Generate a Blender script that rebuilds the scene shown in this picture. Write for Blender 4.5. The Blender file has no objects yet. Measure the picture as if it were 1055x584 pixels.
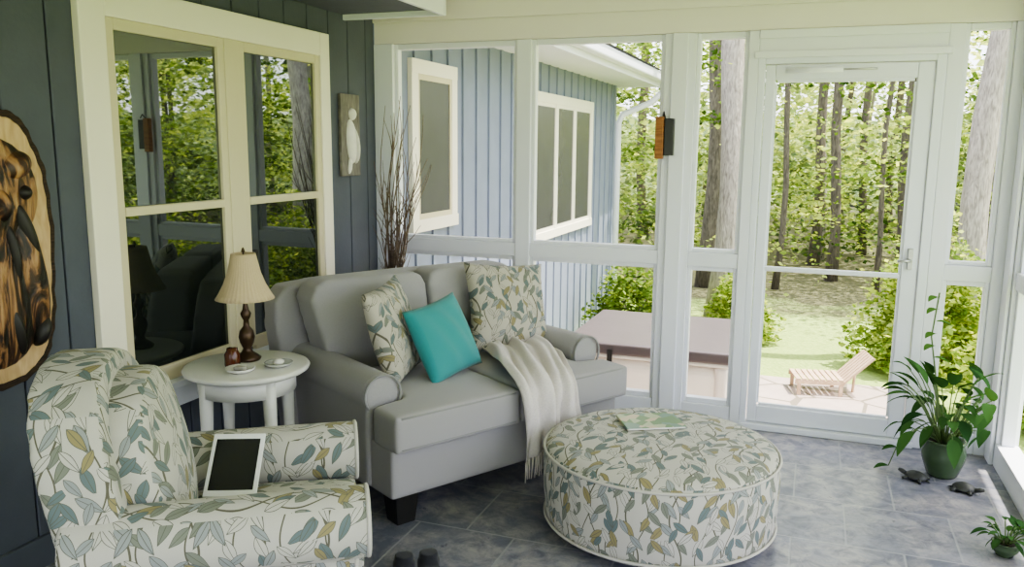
import bpy, bmesh, math, random
import numpy as np
from mathutils import Vector, Matrix
random.seed(7); rng=np.random.default_rng(7)
C=bpy.context
COL=C.scene.collection

# ------------------------------------------------------------ helpers
def link(o,parent=None):
    COL.objects.link(o)
    if parent: o.parent=parent
    return o
def group(name,loc=(0,0,0),rz=0):
    e=bpy.data.objects.new(name,None); e.empty_display_size=.1
    e.location=loc; e.rotation_euler=(0,0,rz); return link(e)
def uvmap(me,mode='box',r=.5):
    if me.uv_layers: uv=me.uv_layers[0]
    else: uv=me.uv_layers.new(name='UVMap')
    for p in me.polygons:
        n=p.normal; ax=max(range(3),key=lambda i:abs(n[i]))
        if mode=='cyl' and ax!=2:
            c=p.center; t0=math.atan2(c.y,c.x)
            for li in p.loop_indices:
                v=me.vertices[me.loops[li].vertex_index].co
                t=math.atan2(v.y,v.x)
                while t-t0>math.pi: t-=2*math.pi
                while t-t0<-math.pi: t+=2*math.pi
                uv.data[li].uv=(t*r,v.z)
            continue
        for li in p.loop_indices:
            v=me.vertices[me.loops[li].vertex_index].co
            if ax==0: uv.data[li].uv=(v.y+3.1,v.z+1.7)
            elif ax==1: uv.data[li].uv=(v.x+7.3,v.z+.4)
            else: uv.data[li].uv=(v.x+5.9,v.y+2.3)
def mobj(name,verts,faces,mat,parent=None,smooth=False,uv=None,loc=None,rot=None):
    me=bpy.data.meshes.new(name); me.from_pydata([tuple(v) for v in verts],[],faces); me.update()
    if smooth: me.polygons.foreach_set('use_smooth',[True]*len(me.polygons))
    if mat: me.materials.append(mat)
    if uv: uvmap(me,uv)
    o=bpy.data.objects.new(name,me); link(o,parent)
    if loc: o.location=loc
    if rot: o.rotation_euler=rot
    return o
BF=[(0,3,2,1),(4,5,6,7),(0,1,5,4),(1,2,6,5),(2,3,7,6),(3,0,4,7)]
def bv(x0,x1,y0,y1,z0,z1):
    return [(x0,y0,z0),(x1,y0,z0),(x1,y1,z0),(x0,y1,z0),(x0,y0,z1),(x1,y0,z1),(x1,y1,z1),(x0,y1,z1)]
def boxes(name,bl,mat,parent=None,bevel=0.0,seg=2,loc=None,rot=None):
    V=[];F=[]
    for b in bl:
        k=len(V); V+=bv(*b); F+=[tuple(i+k for i in f) for f in BF]
    o=mobj(name,V,F,mat,parent,loc=loc,rot=rot)
    if bevel:
        m=o.modifiers.new('b','BEVEL'); m.width=bevel; m.segments=seg; m.limit_method='ANGLE'
        if hasattr(m,'harden_normals'): m.harden_normals=False
    return o
def lathe(name,prof,mat,parent=None,seg=48,loc=None,uv=None,smooth=True,rot=None,ripple=None):
    V=[];F=[]
    for (r,z) in prof:
        for i in range(seg):
            t=2*math.pi*i/seg; rr=r*(1+(ripple(t,z) if ripple else 0))
            V.append((rr*math.cos(t),rr*math.sin(t),z))
    for j in range(len(prof)-1):
        for i in range(seg):
            a=j*seg+i;b=j*seg+(i+1)%seg
            F.append((a,b,b+seg,a+seg))
    F.append(tuple(range(seg))[::-1]); F.append(tuple((len(prof)-1)*seg+i for i in range(seg)))
    return mobj(name,V,F,mat,parent,smooth,uv,loc,rot)
def tube_geo(pts,rad,seg=8,closed=False):
    pts=[Vector(p) for p in pts]; n=len(pts)
    if not hasattr(rad,'__len__'): rad=[rad]*n
    V=[];F=[];prev=None
    for i,p in enumerate(pts):
        a=pts[(i-1)%n] if (closed or i>0) else p
        b=pts[(i+1)%n] if (closed or i<n-1) else p
        t=(b-a).normalized()
        if prev is None:
            up=Vector((0,0,1)) if abs(t.z)<.9 else Vector((1,0,0))
            x=t.cross(up).normalized()
        else: x=(prev-t*prev.dot(t)).normalized()
        prev=x; y=t.cross(x)
        for k in range(seg):
            an=2*math.pi*k/seg
            V.append(p+(x*math.cos(an)+y*math.sin(an))*rad[i])
    for i in range(n if closed else n-1):
        for k in range(seg):
            a=i*seg+k;b=i*seg+(k+1)%seg;i2=((i+1)%n)*seg
            F.append((a,b,i2+(k+1)%seg,i2+k))
    if not closed:
        F.append(tuple(range(seg))[::-1]); F.append(tuple((n-1)*seg+k for k in range(seg)))
    return V,F
def merge(geos):
    V=[];F=[]
    for v,f in geos:
        k=len(V); V+=list(v); F+=[tuple(i+k for i in ff) for ff in f]
    return V,F
def tube(name,pts,rad,mat,parent=None,seg=8,closed=False):
    V,F=tube_geo(pts,rad,seg,closed); return mobj(name,V,F,mat,parent,True)
def cyl_geo(c,r,l,axis='y',seg=28):
    V=[];F=[]
    for s in (-.5,.5):
        for i in range(seg):
            t=2*math.pi*i/seg; a,b=r*math.cos(t),r*math.sin(t)
            if axis=='y': V.append((c[0]+a,c[1]+s*l,c[2]+b))
            elif axis=='x': V.append((c[0]+s*l,c[1]+a,c[2]+b))
            else: V.append((c[0]+a,c[1]+b,c[2]+s*l))
    for i in range(seg): F.append((i,(i+1)%seg,seg+(i+1)%seg,seg+i))
    F.append(tuple(range(seg))[::-1]); F.append(tuple(range(seg,2*seg)))
    return V,F
def box_geo(*b): return bv(*b),list(BF)
def prism_geo(poly,y0,y1,shear=0,zref=0):
    n=len(poly); V=[]
    for y in (y0,y1):
        for (x,z) in poly: V.append((x,y+(z-zref)*shear,z))
    F=[(i,(i+1)%n,n+(i+1)%n,n+i) for i in range(n)]
    F.append(tuple(range(n))[::-1]); F.append(tuple(range(n,2*n)))
    return V,F
def soft(name,geos,mat,parent=None,voxel=.012,smooth=8,uv='box',fn=None,loc=None,rot=None):
    V,F=merge(geos)
    me=bpy.data.meshes.new(name+'_t'); me.from_pydata([tuple(v) for v in V],[],F); me.update()
    bm=bmesh.new(); bm.from_mesh(me)
    bmesh.ops.recalc_face_normals(bm,faces=bm.faces); bm.to_mesh(me); bm.free()
    o=bpy.data.objects.new(name+'_t',me); COL.objects.link(o)
    m=o.modifiers.new('r','REMESH'); m.mode='VOXEL'; m.voxel_size=voxel; m.adaptivity=0
    m=o.modifiers.new('s','SMOOTH'); m.iterations=smooth; m.factor=.5
    C.view_layer.update()
    dg=C.evaluated_depsgraph_get(); me2=bpy.data.meshes.new_from_object(o.evaluated_get(dg)); me2.name=name
    bpy.data.objects.remove(o)
    if fn:
        for v in me2.vertices: v.co=fn(v.co)
    me2.polygons.foreach_set('use_smooth',[True]*len(me2.polygons))
    me2.materials.clear(); me2.materials.append(mat); me2.update()
    uvmap(me2,uv)
    o2=bpy.data.objects.new(name,me2); link(o2,parent)
    if loc: o2.location=loc
    if rot: o2.rotation_euler=rot
    return o2

# ------------------------------------------------------------ materials
class NT:
    def __init__(s,name):
        s.m=bpy.data.materials.new(name); s.m.use_nodes=True; s.t=s.m.node_tree
        s.b=s.t.nodes['Principled BSDF']; s.out=s.t.nodes['Material Output']
    def n(s,typ,props=None,**inp):
        nd=s.t.nodes.new(typ)
        for k,v in (props or {}).items(): setattr(nd,k,v)
        for k,v in inp.items():
            k=k.replace('_',' ') if k.replace('_',' ') in nd.inputs else k
            s.set(nd.inputs[k],v)
        return nd
    def set(s,sock,v):
        if isinstance(v,bpy.types.NodeSocket): s.t.links.new(v,sock)
        else: sock.default_value=v
    def M(s,op,a,b=0.0,c=0.0):
        nd=s.t.nodes.new('ShaderNodeMath'); nd.operation=op
        s.set(nd.inputs[0],a); s.set(nd.inputs[1],b); s.set(nd.inputs[2],c); return nd.outputs[0]
    def mix(s,f,a,b,blend='MIX'):
        nd=s.t.nodes.new('ShaderNodeMix'); nd.data_type='RGBA'; nd.blend_type=blend
        s.set(nd.inputs[0],f); s.set(nd.inputs[6],a); s.set(nd.inputs[7],b); return nd.outputs[2]
    def ramp(s,f,stops,interp='LINEAR'):
        nd=s.t.nodes.new('ShaderNodeValToRGB'); cr=nd.color_ramp; cr.interpolation=interp
        while len(cr.elements)<len(stops): cr.elements.new(.5)
        for e,(p,c) in zip(cr.elements,stops): e.position=p; e.color=c
        s.set(nd.inputs[0],f); return nd.outputs[0]
    def bump(s,h,strength=.3,dist=.01):
        nd=s.n('ShaderNodeBump'); nd.inputs['Strength'].default_value=strength; nd.inputs['Distance'].default_value=dist
        s.set(nd.inputs['Height'],h); s.t.links.new(nd.outputs[0],s.b.inputs['Normal'])
    def coord(s,w='Object'):
        return s.n('ShaderNodeTexCoord').outputs[w]
def c4(c): return (c[0],c[1],c[2],1)
def mul(c,k): return (c[0]*k,c[1]*k,c[2]*k,1)
def paint(name,col,rough=.5,var=.12,scale=6,bump=0,metal=0,bscale=200):
    t=NT(name); co=t.coord()
    nz=t.n('ShaderNodeTexNoise',Vector=co,Scale=scale,Detail=4.0).outputs[0]
    t.set(t.b.inputs['Base Color'],t.mix(nz,mul(col,1-var),mul(col,1+var)))
    t.b.inputs['Roughness'].default_value=rough; t.b.inputs['Metallic'].default_value=metal
    if bump:
        n2=t.n('ShaderNodeTexNoise',Vector=co,Scale=bscale,Detail=3.0).outputs[0]; t.bump(n2,bump,.004)
    return t.m
def leaf_fabric(name,bg=(.47,.45,.41),S=12.0,dark=.72):
    t=NT(name); uv=t.coord('UV')
    fine=t.n('ShaderNodeTexNoise',Vector=uv,Scale=420.0,Detail=2.0).outputs[0]
    col=t.mix(fine,mul(bg,.9),mul(bg,1.08))
    sx=t.n('ShaderNodeSeparateXYZ',Vector=uv)
    for fq,ph in ((8.5,0.0),(6.1,.37)):
        wob=t.M('MULTIPLY',t.M('SINE',t.M('ADD',t.M('MULTIPLY',sx.outputs[1],19.0),ph*9)),.026)
        fr=t.M('FRACT',t.M('ADD',ph,t.M('MULTIPLY',t.M('ADD',sx.outputs[0],wob),fq)))
        line=t.M('LESS_THAN',t.M('ABSOLUTE',t.M('SUBTRACT',fr,.5)),.019)
        col=t.mix(line,col,mul((.15,.14,.10),dark))
    for (off,L,w,sc) in ((0.0,.50,.18,S),(3.37,.46,.165,S*1.13),(8.1,.44,.15,S*.94)):
        v=t.n('ShaderNodeVectorMath',{'operation':'MULTIPLY_ADD'}); t.set(v.inputs[0],uv)
        v.inputs[1].default_value=(sc,sc,0); v.inputs[2].default_value=(off,off*1.7,0)
        vo=t.n('ShaderNodeTexVoronoi',{'voronoi_dimensions':'2D','feature':'F1'},Vector=v.outputs[0],Scale=1.0,Randomness=.65)
        d=t.n('ShaderNodeVectorMath',{'operation':'SUBTRACT'}); t.set(d.inputs[0],v.outputs[0]); t.set(d.inputs[1],vo.outputs['Position'])
        sc3=t.n('ShaderNodeSeparateColor'); t.set(sc3.inputs[0],vo.outputs['Color'])
        sgn=t.M('SUBTRACT',t.M('MULTIPLY',t.M('GREATER_THAN',sc3.outputs[0],.5),2.0),1.0)
        ang=t.M('ADD',1.57,t.M('MULTIPLY',sgn,t.M('ADD',.3,t.M('MULTIPLY',sc3.outputs[2],.7))))
        ro=t.n('ShaderNodeVectorRotate',{'rotation_type':'Z_AXIS'}); t.set(ro.inputs['Vector'],d.outputs[0]); t.set(ro.inputs['Angle'],ang)
        s2=t.n('ShaderNodeSeparateXYZ'); t.set(s2.inputs[0],ro.outputs[0])
        a,b=s2.outputs[0],s2.outputs[1]
        an=t.M('DIVIDE',a,L)
        prof=t.M('MULTIPLY',t.M('SUBTRACT',1.0,t.M('MULTIPLY',an,an)),t.M('ADD',1.0,t.M('MULTIPLY',an,-.35)))
        val=t.M('SUBTRACT',t.M('MULTIPLY',prof,w),t.M('ABSOLUTE',b))
        msk=t.M('MULTIPLY',t.M('GREATER_THAN',val,0.0),t.M('LESS_THAN',t.M('ABSOLUTE',an),1.0))
        fill=t.ramp(sc3.outputs[1],[(0,mul((.17,.225,.23),dark)),(.22,mul((.36,.31,.15),dark)),(.36,mul((.36,.39,.39),dark)),(.55,mul((.25,.27,.22),dark)),(.70,c4(bg))],'CONSTANT')
        inner=t.M('LESS_THAN',val,.022)
        rib=t.M('LESS_THAN',t.M('ABSOLUTE',b),.010)
        lc=t.mix(t.M('MAXIMUM',inner,rib),fill,mul((.15,.15,.125),dark))
        col=t.mix(msk,col,lc)
    t.set(t.b.inputs['Base Color'],col); t.b.inputs['Roughness'].default_value=.85
    if 'Sheen Weight' in t.b.inputs: t.b.inputs['Sheen Weight'].default_value=.1
    t.bump(fine,.25,.002)
    return t.m
def fabric(name,col,scale=500,rough=.9):
    t=NT(name); co=t.coord()
    f=t.n('ShaderNodeTexNoise',Vector=co,Scale=float(scale),Detail=2.0).outputs[0]
    g=t.n('ShaderNodeTexNoise',Vector=co,Scale=5.0,Detail=3.0).outputs[0]
    k=t.mix(f,mul(col,.78),mul(col,1.18)); k=t.mix(t.M('MULTIPLY',g,.25),k,mul(col,.8))
    t.set(t.b.inputs['Base Color'],k); t.b.inputs['Roughness'].default_value=rough
    if 'Sheen Weight' in t.b.inputs: t.b.inputs['Sheen Weight'].default_value=.15
    t.bump(f,.3,.002); return t.m
def wood(name,a,b,scale=3,rough=.5,stretch=(1,1,12)):
    t=NT(name); co=t.coord(); mp=t.n('ShaderNodeMapping',Vector=co); mp.inputs['Scale'].default_value=stretch
    nz=t.n('ShaderNodeTexNoise',Vector=mp.outputs[0],Scale=float(scale),Detail=6.0,Distortion=1.0).outputs[0]
    t.set(t.b.inputs['Base Color'],t.ramp(nz,[(.3,c4(a)),(.7,c4(b))])); t.b.inputs['Roughness'].default_value=rough
    t.bump(nz,.3,.01); return t.m

WHITE=paint('white_paint',(.77,.78,.845),.45,.03,3)
CREAM=paint('cream_casing',(.84,.79,.66),.45,.04,3)
SASH=paint('sash_almond',(.62,.56,.38),.4,.05,3)
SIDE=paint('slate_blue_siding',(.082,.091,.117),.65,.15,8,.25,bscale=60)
SIDEX=paint('slate_blue_siding_outside',(.205,.235,.305),.65,.12,6,.2,bscale=60)  # same paint as SIDE; the brighter daylight outside is put into the colour
CEIL=paint('ceiling_white',(.78,.75,.71),.6,.03,2)
HEAD=paint('header_cream',(.79,.745,.71),.5,.03,2)
LEAFB=leaf_fabric('leaf_print_upholstery')
LEAFP=leaf_fabric('leaf_print_pillow',bg=(.42,.39,.33),S=14.0,dark=.66)
GREYF=fabric('grey_sofa_fabric',(.32,.308,.312))
PIPE=fabric('grey_piping',(.24,.235,.235))
TEAL=fabric('teal_pillow_fabric',(.035,.25,.26))
THROW=fabric('cream_knit',(.60,.555,.53),160)
BLACK=paint('black_wood',(.012,.011,.011),.35,.2,10)
BRONZE=paint('bronze',(.06,.035,.02),.35,.3,30,metal=.6)
SHADE=fabric('lamp_shade_linen',(.54,.43,.27),300)
TABLEW=paint('table_white',(.74,.73,.68),.3,.04,4)
POT=paint('green_glaze',(.06,.10,.05),.2,.4,12)
SOIL=paint('soil',(.03,.02,.012),.9,.4,60)
BARK=wood('bark',(.16,.14,.12),(.42,.38,.33),6,.9,(6,6,1.2))
BARKD=wood('bark_dark',(.05,.042,.034),(.17,.145,.115),6,.9,(6,6,1.2))
TWIG=wood('twig_bark',(.10,.07,.05),(.22,.16,.12),20,.8)

def floor_mat():
    t=NT('slate_tile'); co=t.coord()
    br=t.n('ShaderNodeTexBrick',{'offset':0.5,'squash':1.0},Vector=co,Scale=1.0)
    br.inputs['Brick Width'].default_value=.42; br.inputs['Row Height'].default_value=.42
    br.inputs['Mortar Size'].default_value=.005; br.inputs['Mortar Smooth'].default_value=.4; br.inputs['Bias'].default_value=0
    br.inputs['Color1'].default_value=(.29,.285,.335,1); br.inputs['Color2'].default_value=(.11,.118,.165,1); br.inputs['Mortar'].default_value=(.30,.30,.33,1)
    n1=t.n('ShaderNodeTexNoise',Vector=co,Scale=2.6,Detail=9.0,Roughness=.72,Distortion=1.6).outputs[0]
    n2=t.n('ShaderNodeTexNoise',Vector=co,Scale=11.0,Detail=8.0,Roughness=.7,Distortion=.5).outputs[0]
    k=t.mix(t.ramp(n1,[(.42,(0,0,0,1)),(.60,(.9,.9,.9,1))]),br.outputs[0],(.36,.335,.34,1))
    k=t.mix(t.ramp(n2,[(.42,(0,0,0,1)),(.64,(.9,.9,.9,1))]),k,(.10,.105,.15,1))
    k=t.mix(t.M('MULTIPLY',br.outputs['Fac'],.75),k,(.30,.30,.325,1))
    t.set(t.b.inputs['Base Color'],k)
    t.set(t.b.inputs['Roughness'],t.M('ADD',t.M('MULTIPLY',n2,.3),.17))
    h=t.M('SUBTRACT',t.M('MULTIPLY',n1,.6),br.outputs['Fac']); t.bump(h,.35,.004)
    return t.m
FLOOR=floor_mat()
def glass_mirror(name,base,k=1.2):
    t=NT(name); t.t.nodes.remove(t.b)
    d=t.n('ShaderNodeBsdfDiffuse'); d.inputs[0].default_value=(.010,.013,.012,1)
    g=t.n('ShaderNodeBsdfGlossy'); g.inputs[0].default_value=(.85,.92,.88,1); g.inputs[1].default_value=.015
    co=t.coord(); nz=t.n('ShaderNodeTexNoise',Vector=co,Scale=1.6,Detail=1.0).outputs[0]
    bp=t.n('ShaderNodeBump'); bp.inputs['Strength'].default_value=.05; bp.inputs['Distance'].default_value=.02
    t.set(bp.inputs['Height'],nz); t.set(g.inputs['Normal'],bp.outputs[0])
    lw=t.n('ShaderNodeFresnel'); lw.inputs[0].default_value=1.5
    f=t.M('ADD',t.M('MULTIPLY',lw.outputs[0],k),base)
    mx=t.n('ShaderNodeMixShader'); t.set(mx.inputs[0],f); t.set(mx.inputs[1],d.outputs[0]); t.set(mx.inputs[2],g.outputs[0])
    t.set(t.out.inputs[0],mx.outputs[0]); return t.m
GLASS=glass_mirror('window_glass',.18)
GLASSD=glass_mirror('window_glass_dim_reflection',.08,.8)  # lower panes: gloss reduced to imitate dark reflections; no screen built
def leaf_mat(name,trans=.5,gain=1.0):
    t=NT(name); t.t.nodes.remove(t.b)
    at=t.n('ShaderNodeAttribute',{'attribute_name':'Col'})
    c=t.mix(1.0,at.outputs[0],(gain,gain,gain,1),'MULTIPLY')
    d=t.n('ShaderNodeBsdfDiffuse'); t.set(d.inputs[0],c)
    tr=t.n('ShaderNodeBsdfTranslucent'); t.set(tr.inputs[0],t.mix(1.0,c,(1.5,1.35,.7,1),'MULTIPLY'))
    mx=t.n('ShaderNodeMixShader'); mx.inputs[0].default_value=trans; t.set(mx.inputs[1],d.outputs[0]); t.set(mx.inputs[2],tr.outputs[0])
    t.set(t.out.inputs[0],mx.outputs[0]); return t.m
LEAVES=leaf_mat('foliage',.5,1.3); PLEAF=leaf_mat('houseplant_leaf',.25)

# ------------------------------------------------------------ camera
yaw,pitch,roll,H,f=.349,.165,-.009,1.563,850
cy,sy,cp,sp=math.cos(yaw),math.sin(yaw),math.cos(pitch),math.sin(pitch)
R=Vector((cy,sy,0)); Fw=Vector((-sy*cp,cy*cp,-sp)); U=R.cross(Fw)
R2=R*math.cos(roll)-U*math.sin(roll); U2=R*math.sin(roll)+U*math.cos(roll)
cam=bpy.data.cameras.new('camera'); co=bpy.data.objects.new('camera',cam); COL.objects.link(co)
cam.sensor_width=36; cam.lens=36*f/1055; cam.clip_end=300; cam.clip_start=.05
m=Matrix.Identity(4)
for i in range(3): m[i][0]=R2[i]; m[i][1]=U2[i]; m[i][2]=-Fw[i]
m[0][3],m[1][3],m[2][3]=0,0,H
co.matrix_world=m; C.scene.camera=co

# ------------------------------------------------------------ room shell
W,D,XR,YB=-2.62,4.665,.93,-1.8
boxes('floor',[(W-.1,XR+.12,YB-.1,D+.12,-.12,0)],FLOOR)
boxes('ceiling',[(W-.1,XR+.85,YB-.3,D+.65,2.46,2.56)],CEIL)  # unseen overhang past the walls, shaped to keep direct sun off the floor
bl=[]; y=YB
while y<D-.01:
    y2=min(y+.205,D); bl.append((W-.04,W,y+.004,y2-.004,0,2.46)); y+=.205
bl.append((W-.1,W-.012,YB,D,0,2.46))
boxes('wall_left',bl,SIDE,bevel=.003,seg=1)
boxes('baseboard_left',[(W,W+.02,YB,D-.02,.0,.12)],SIDE,bevel=.004)
boxes('trim_soffit_box',[(W,-2.0,1.2,4.3,2.30,2.455)],SIDE,bevel=.004)
boxes('trim_soffit_fascia',[(-2.0,-1.975,1.2,4.30,2.27,2.455),(W,-1.975,4.302,4.325,2.27,2.455)],WHITE,bevel=.003)
y0,y1=D,D+.09
DX0,DX1=-.322,.572
boxes('trim_header',[(W,XR+.1,y0,y1,2.175,2.46),(W,XR-.002,y0-.02,y0-.001,2.30,2.455)],HEAD,bevel=.004)
b=[]
b.append((W,-2.489,y0-.01,y1,0,2.174))
b.append((-1.682,-1.591,y0,y1,0,2.174))
b.append((-.819,-.648,y0,y1,0,2.174))
b.append((-.775,-.69,y0-.02,y0-.001,0,2.174))
b.append((-.375,DX0,y0,y1,0,2.174))
b.append((DX1,.645,y0,y1,0,2.174))
b.append((.86,XR+.1,y0,y1,0,2.174))
for x0,x1 in ((-2.489,-1.682),(-1.591,-.819),(-.648,-.375),(.645,.86)):
    b.append((x0,x1,y0+.005,y1-.01,.905,.985))
    b.append((x0,x1,y0+.005,y1-.01,0,.11))
    for xx in (x0,x1-.022):
        b.append((xx,xx+.022,y0+.02,y1-.02,.11,.905)); b.append((xx,xx+.022,y0+.02,y1-.02,.985,2.174))
    xa,xb=x0+.022,x1-.022
    b.append((xa,xb,y0+.02,y1-.02,2.14,2.174))
    b.append((xa,xb,y0+.02,y1-.02,.11,.14)); b.append((xa,xb,y0+.02,y1-.02,.88,.905)); b.append((xa,xb,y0+.02,y1-.02,.985,1.005))
b.append((DX0,DX1,y0,y1,2.05,2.174))
b.append((DX0,DX1,y0-.012,y0-.001,2.13,2.174)); b.append((DX0-.02,DX1+.02,y0-.02,y0-.001,2.03,2.065))
boxes('wall_back',b,WHITE,bevel=.004)
b=[(XR,XR+.1,YB,D,2.2,2.46),(XR,XR+.1,YB,D,0,.12),(XR+.01,XR+.09,YB,D,.90,.985),(XR-.02,XR-.001,D-.12,D,0,2.2)]
for yy in (D-.14,3.62,2.7,1.75,.8,-.15,-1.1,YB):
    b.append((XR,XR+.1,yy,yy+.10,.12,2.2))
    b.append((XR+.02,XR+.08,yy-.03,yy+.13,.12,.9)); b.append((XR+.02,XR+.08,yy-.03,yy+.13,.985,2.2))
boxes('wall_right',b,WHITE,bevel=.004)
b=[(W,XR+.1,YB-.1,YB,2.2,2.46),(W,XR+.1,YB-.1,YB,0,.15),(W,XR+.1,YB-.08,YB-.02,.9,.98)]
for xx in (W,-1.7,-.8,.1,XR): b.append((xx,xx+.1,YB-.1,YB,.15,2.2))
boxes('wall_front',b,WHITE,bevel=.004)  # unseen rear wall, left as open framing to let light in

# ------------------------------------------------------------ window 1 (left wall)
g=group('window_1',(W,0,0))
ya,yb,za,zb=2.538,4.01,.56,2.04
boxes('casing',[(0,.035,ya-.125,ya,za-.02,zb+.125),(0,.035,yb,yb+.09,za-.02,zb+.125),(0,.035,ya,yb,zb,zb+.125)],CREAM,g,.004)
boxes('sill',[(0,.075,ya-.14,yb+.13,za-.05,za-.02),(0,.03,ya-.115,yb+.1,za-.15,za-.05)],WHITE,g,.005)
ym=(ya+yb)/2; sb=[]
sb.append((0,.03,ym-.05,ym+.05,za,zb))
for p,q in ((ya,ym-.05),(ym+.05,yb)):
    sb+= [(0,.026,p,p+.045,za,zb),(0,.026,q-.045,q,za,zb),(0,.026,p+.045,q-.045,zb-.045,zb),(0,.026,p+.045,q-.045,za-.02,za+.05),(0,.03,p+.045,q-.045,1.268,1.305)]
boxes('sash_frames',sb,SASH,g,.004)
boxes('glass_upper',[(.0,.010,ya+.02,ym-.05,1.29,zb-.01),(.0,.010,ym+.05,yb-.02,1.29,zb-.01)],GLASS,g)
boxes('glass_lower',[(.0,.010,ya+.02,ym-.05,za+.01,1.289),(.0,.010,ym+.05,yb-.02,za+.01,1.289)],GLASSD,g)

# ------------------------------------------------------------ door 1
g=group('door_1',(DX0,D,0))
ALU=paint('door_white',(.76,.78,.855),.35,.03,4)
DW=DX1-DX0
boxes('jamb',[(0,.035,0,.08,.035,2.05),(DW-.045,DW,0,.08,.035,2.05),(.035,DW-.045,0,.08,2.0,2.05),(0,DW,-.02,.09,0,.035)],ALU,g,.004)
boxes('leaf_frame',[(.04,.09,.01,.05,.04,1.995),(DW-.125,DW-.05,.01,.05,.04,1.995),(.09,DW-.125,.01,.05,1.92,1.995),(.09,DW-.125,.01,.05,.04,.135),(.09,DW-.125,.015,.045,.90,.925)],ALU,g,.005)
boxes('glazing_bead',[(.09,.10,.02,.04,.15,1.9),(DW-.135,DW-.125,.02,.04,.15,1.9),(.10,DW-.135,.02,.04,1.905,1.92),(.10,DW-.135,.02,.04,.135,.15)],ALU,g)
tube('closer_tube',[(.14,-.02,1.965),(.42,-.02,1.965)],.014,ALU,g,12)
NICK=paint('brushed_nickel',(.5,.5,.5),.3,.05,10,metal=.9)
tube('closer_rod',[(.42,-.02,1.965),(.58,-.02,1.965)],.005,NICK,g,8)
boxes('latch_plate',[(DW-.10,DW-.075,-.004,.01,.95,1.06)],NICK,g,.003)
tube('handle',[(DW-.088,0,1.0),(DW-.088,-.035,1.0),(DW-.12,-.04,1.0),(DW-.15,-.04,.997)],.007,NICK,g,10)

# ------------------------------------------------------------ sofa
SX,SY=-1.615,3.625; SR=math.radians(59.2)
g=group('loveseat_sofa',(SX,SY,0),SR)
soft('base',[box_geo(-.645,.665,-.47,.54,.12,.34)],GREYF,g,.014,4)
for nm,cx_ in (('arm_left',-.59),('arm_right',.60)):
    soft(nm,[box_geo(cx_-.075,cx_+.07,-.30,.50,.13,.54),cyl_geo((cx_,.09,.525),.09,.79)],GREYF,g,.011,5)
    P=[(cx_+.086*math.cos(t),-.312,.525+.086*math.sin(t)) for t in np.linspace(-.6,math.pi+.6,22)]
    tube(nm+'_piping',P,.006,PIPE,g,6)
bp=[(-.70,.14),(.66,.14),(.67,.72),(.66,.82),(.60,.885),(.45,.90),(0,.905),(-.48,.90),(-.66,.885),(-.72,.82),(-.73,.70)]
soft('back_frame',[prism_geo(bp,.35,.50,.16,.14)],GREYF,g,.013,6)
def puff(cx,cyy,hx,hy,z0,amp):
    def fn(v):
        u=(v.x-cx)/hx; w=(v.y-cyy)/hy
        k=max(0,1-u*u)*max(0,1-w*w)
        if v.z>z0: v.z+=amp*k
        return v
    return fn
for nm,s in (('seat_cushion_left',-1),('seat_cushion_right',1)):
    a,b_=(0.004,.505) if s>0 else (-.495,-.004)
    c2,d2=(0.004,.69) if s>0 else (-.655,-.004)
    soft(nm,[box_geo(a,b_,-.50,.30,.335,.49),box_geo(c2,d2,-.52,-.33,.335,.49)],GREYF,g,.012,7,fn=puff(s*.28,-.12,.38,.42,.42,.03))
    for z in (.35,.479):
        xa,xb=(a+.008,d2-.008) if s>0 else (c2+.008,b_-.008)
        P=[(x,-.514,z) for x in np.linspace(xa+.02,xb-.02,8)]
        tube(nm+'_piping',P,.006,PIPE,g,6)
for nm,s in (('back_cushion_left',-1),('back_cushion_right',1)):
    e=.57 if s>0 else .64
    a,b_=(.005,e) if s>0 else (-e,-.005)
    def fn(v,s=s,e=e):
        u=(v.x-s*e/2)/(e/2+.01); w=(v.z-.70)/.22
        k=max(0,1-u*u)*max(0,1-w*w)
        v.y-=.06*k if v.y<.3 else 0
        return v
    poly=[(a,.48),(b_,.48),(b_+.01,.84),(b_-.02,.91),(b_-.07,.935),(a+.07,.935),(a+.02,.915),(a,.86)] if s>0 else [(a+.07,.48),(b_,.48),(b_,.86),(b_-.02,.915),(b_-.07,.935),(a+.09,.935),(a+.03,.91),(a,.85)]
    soft(nm,[prism_geo(poly,.18,.36,.16,.48)],GREYF,g,.013,8,fn=fn)
for i,(x,yy) in enumerate(((-.57,-.41),(.59,-.41),(-.57,.45),(.59,.45))):
    h=.055;k=.042
    V=[(x-k,yy-k,0),(x+k,yy-k,0),(x+k,yy+k,0),(x-k,yy+k,0),(x-h,yy-h,.13),(x+h,yy-h,.13),(x+h,yy+h,.13),(x-h,yy+h,.13)]
    mobj('foot_%d'%(i+1),V,BF,BLACK,g)

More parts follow.
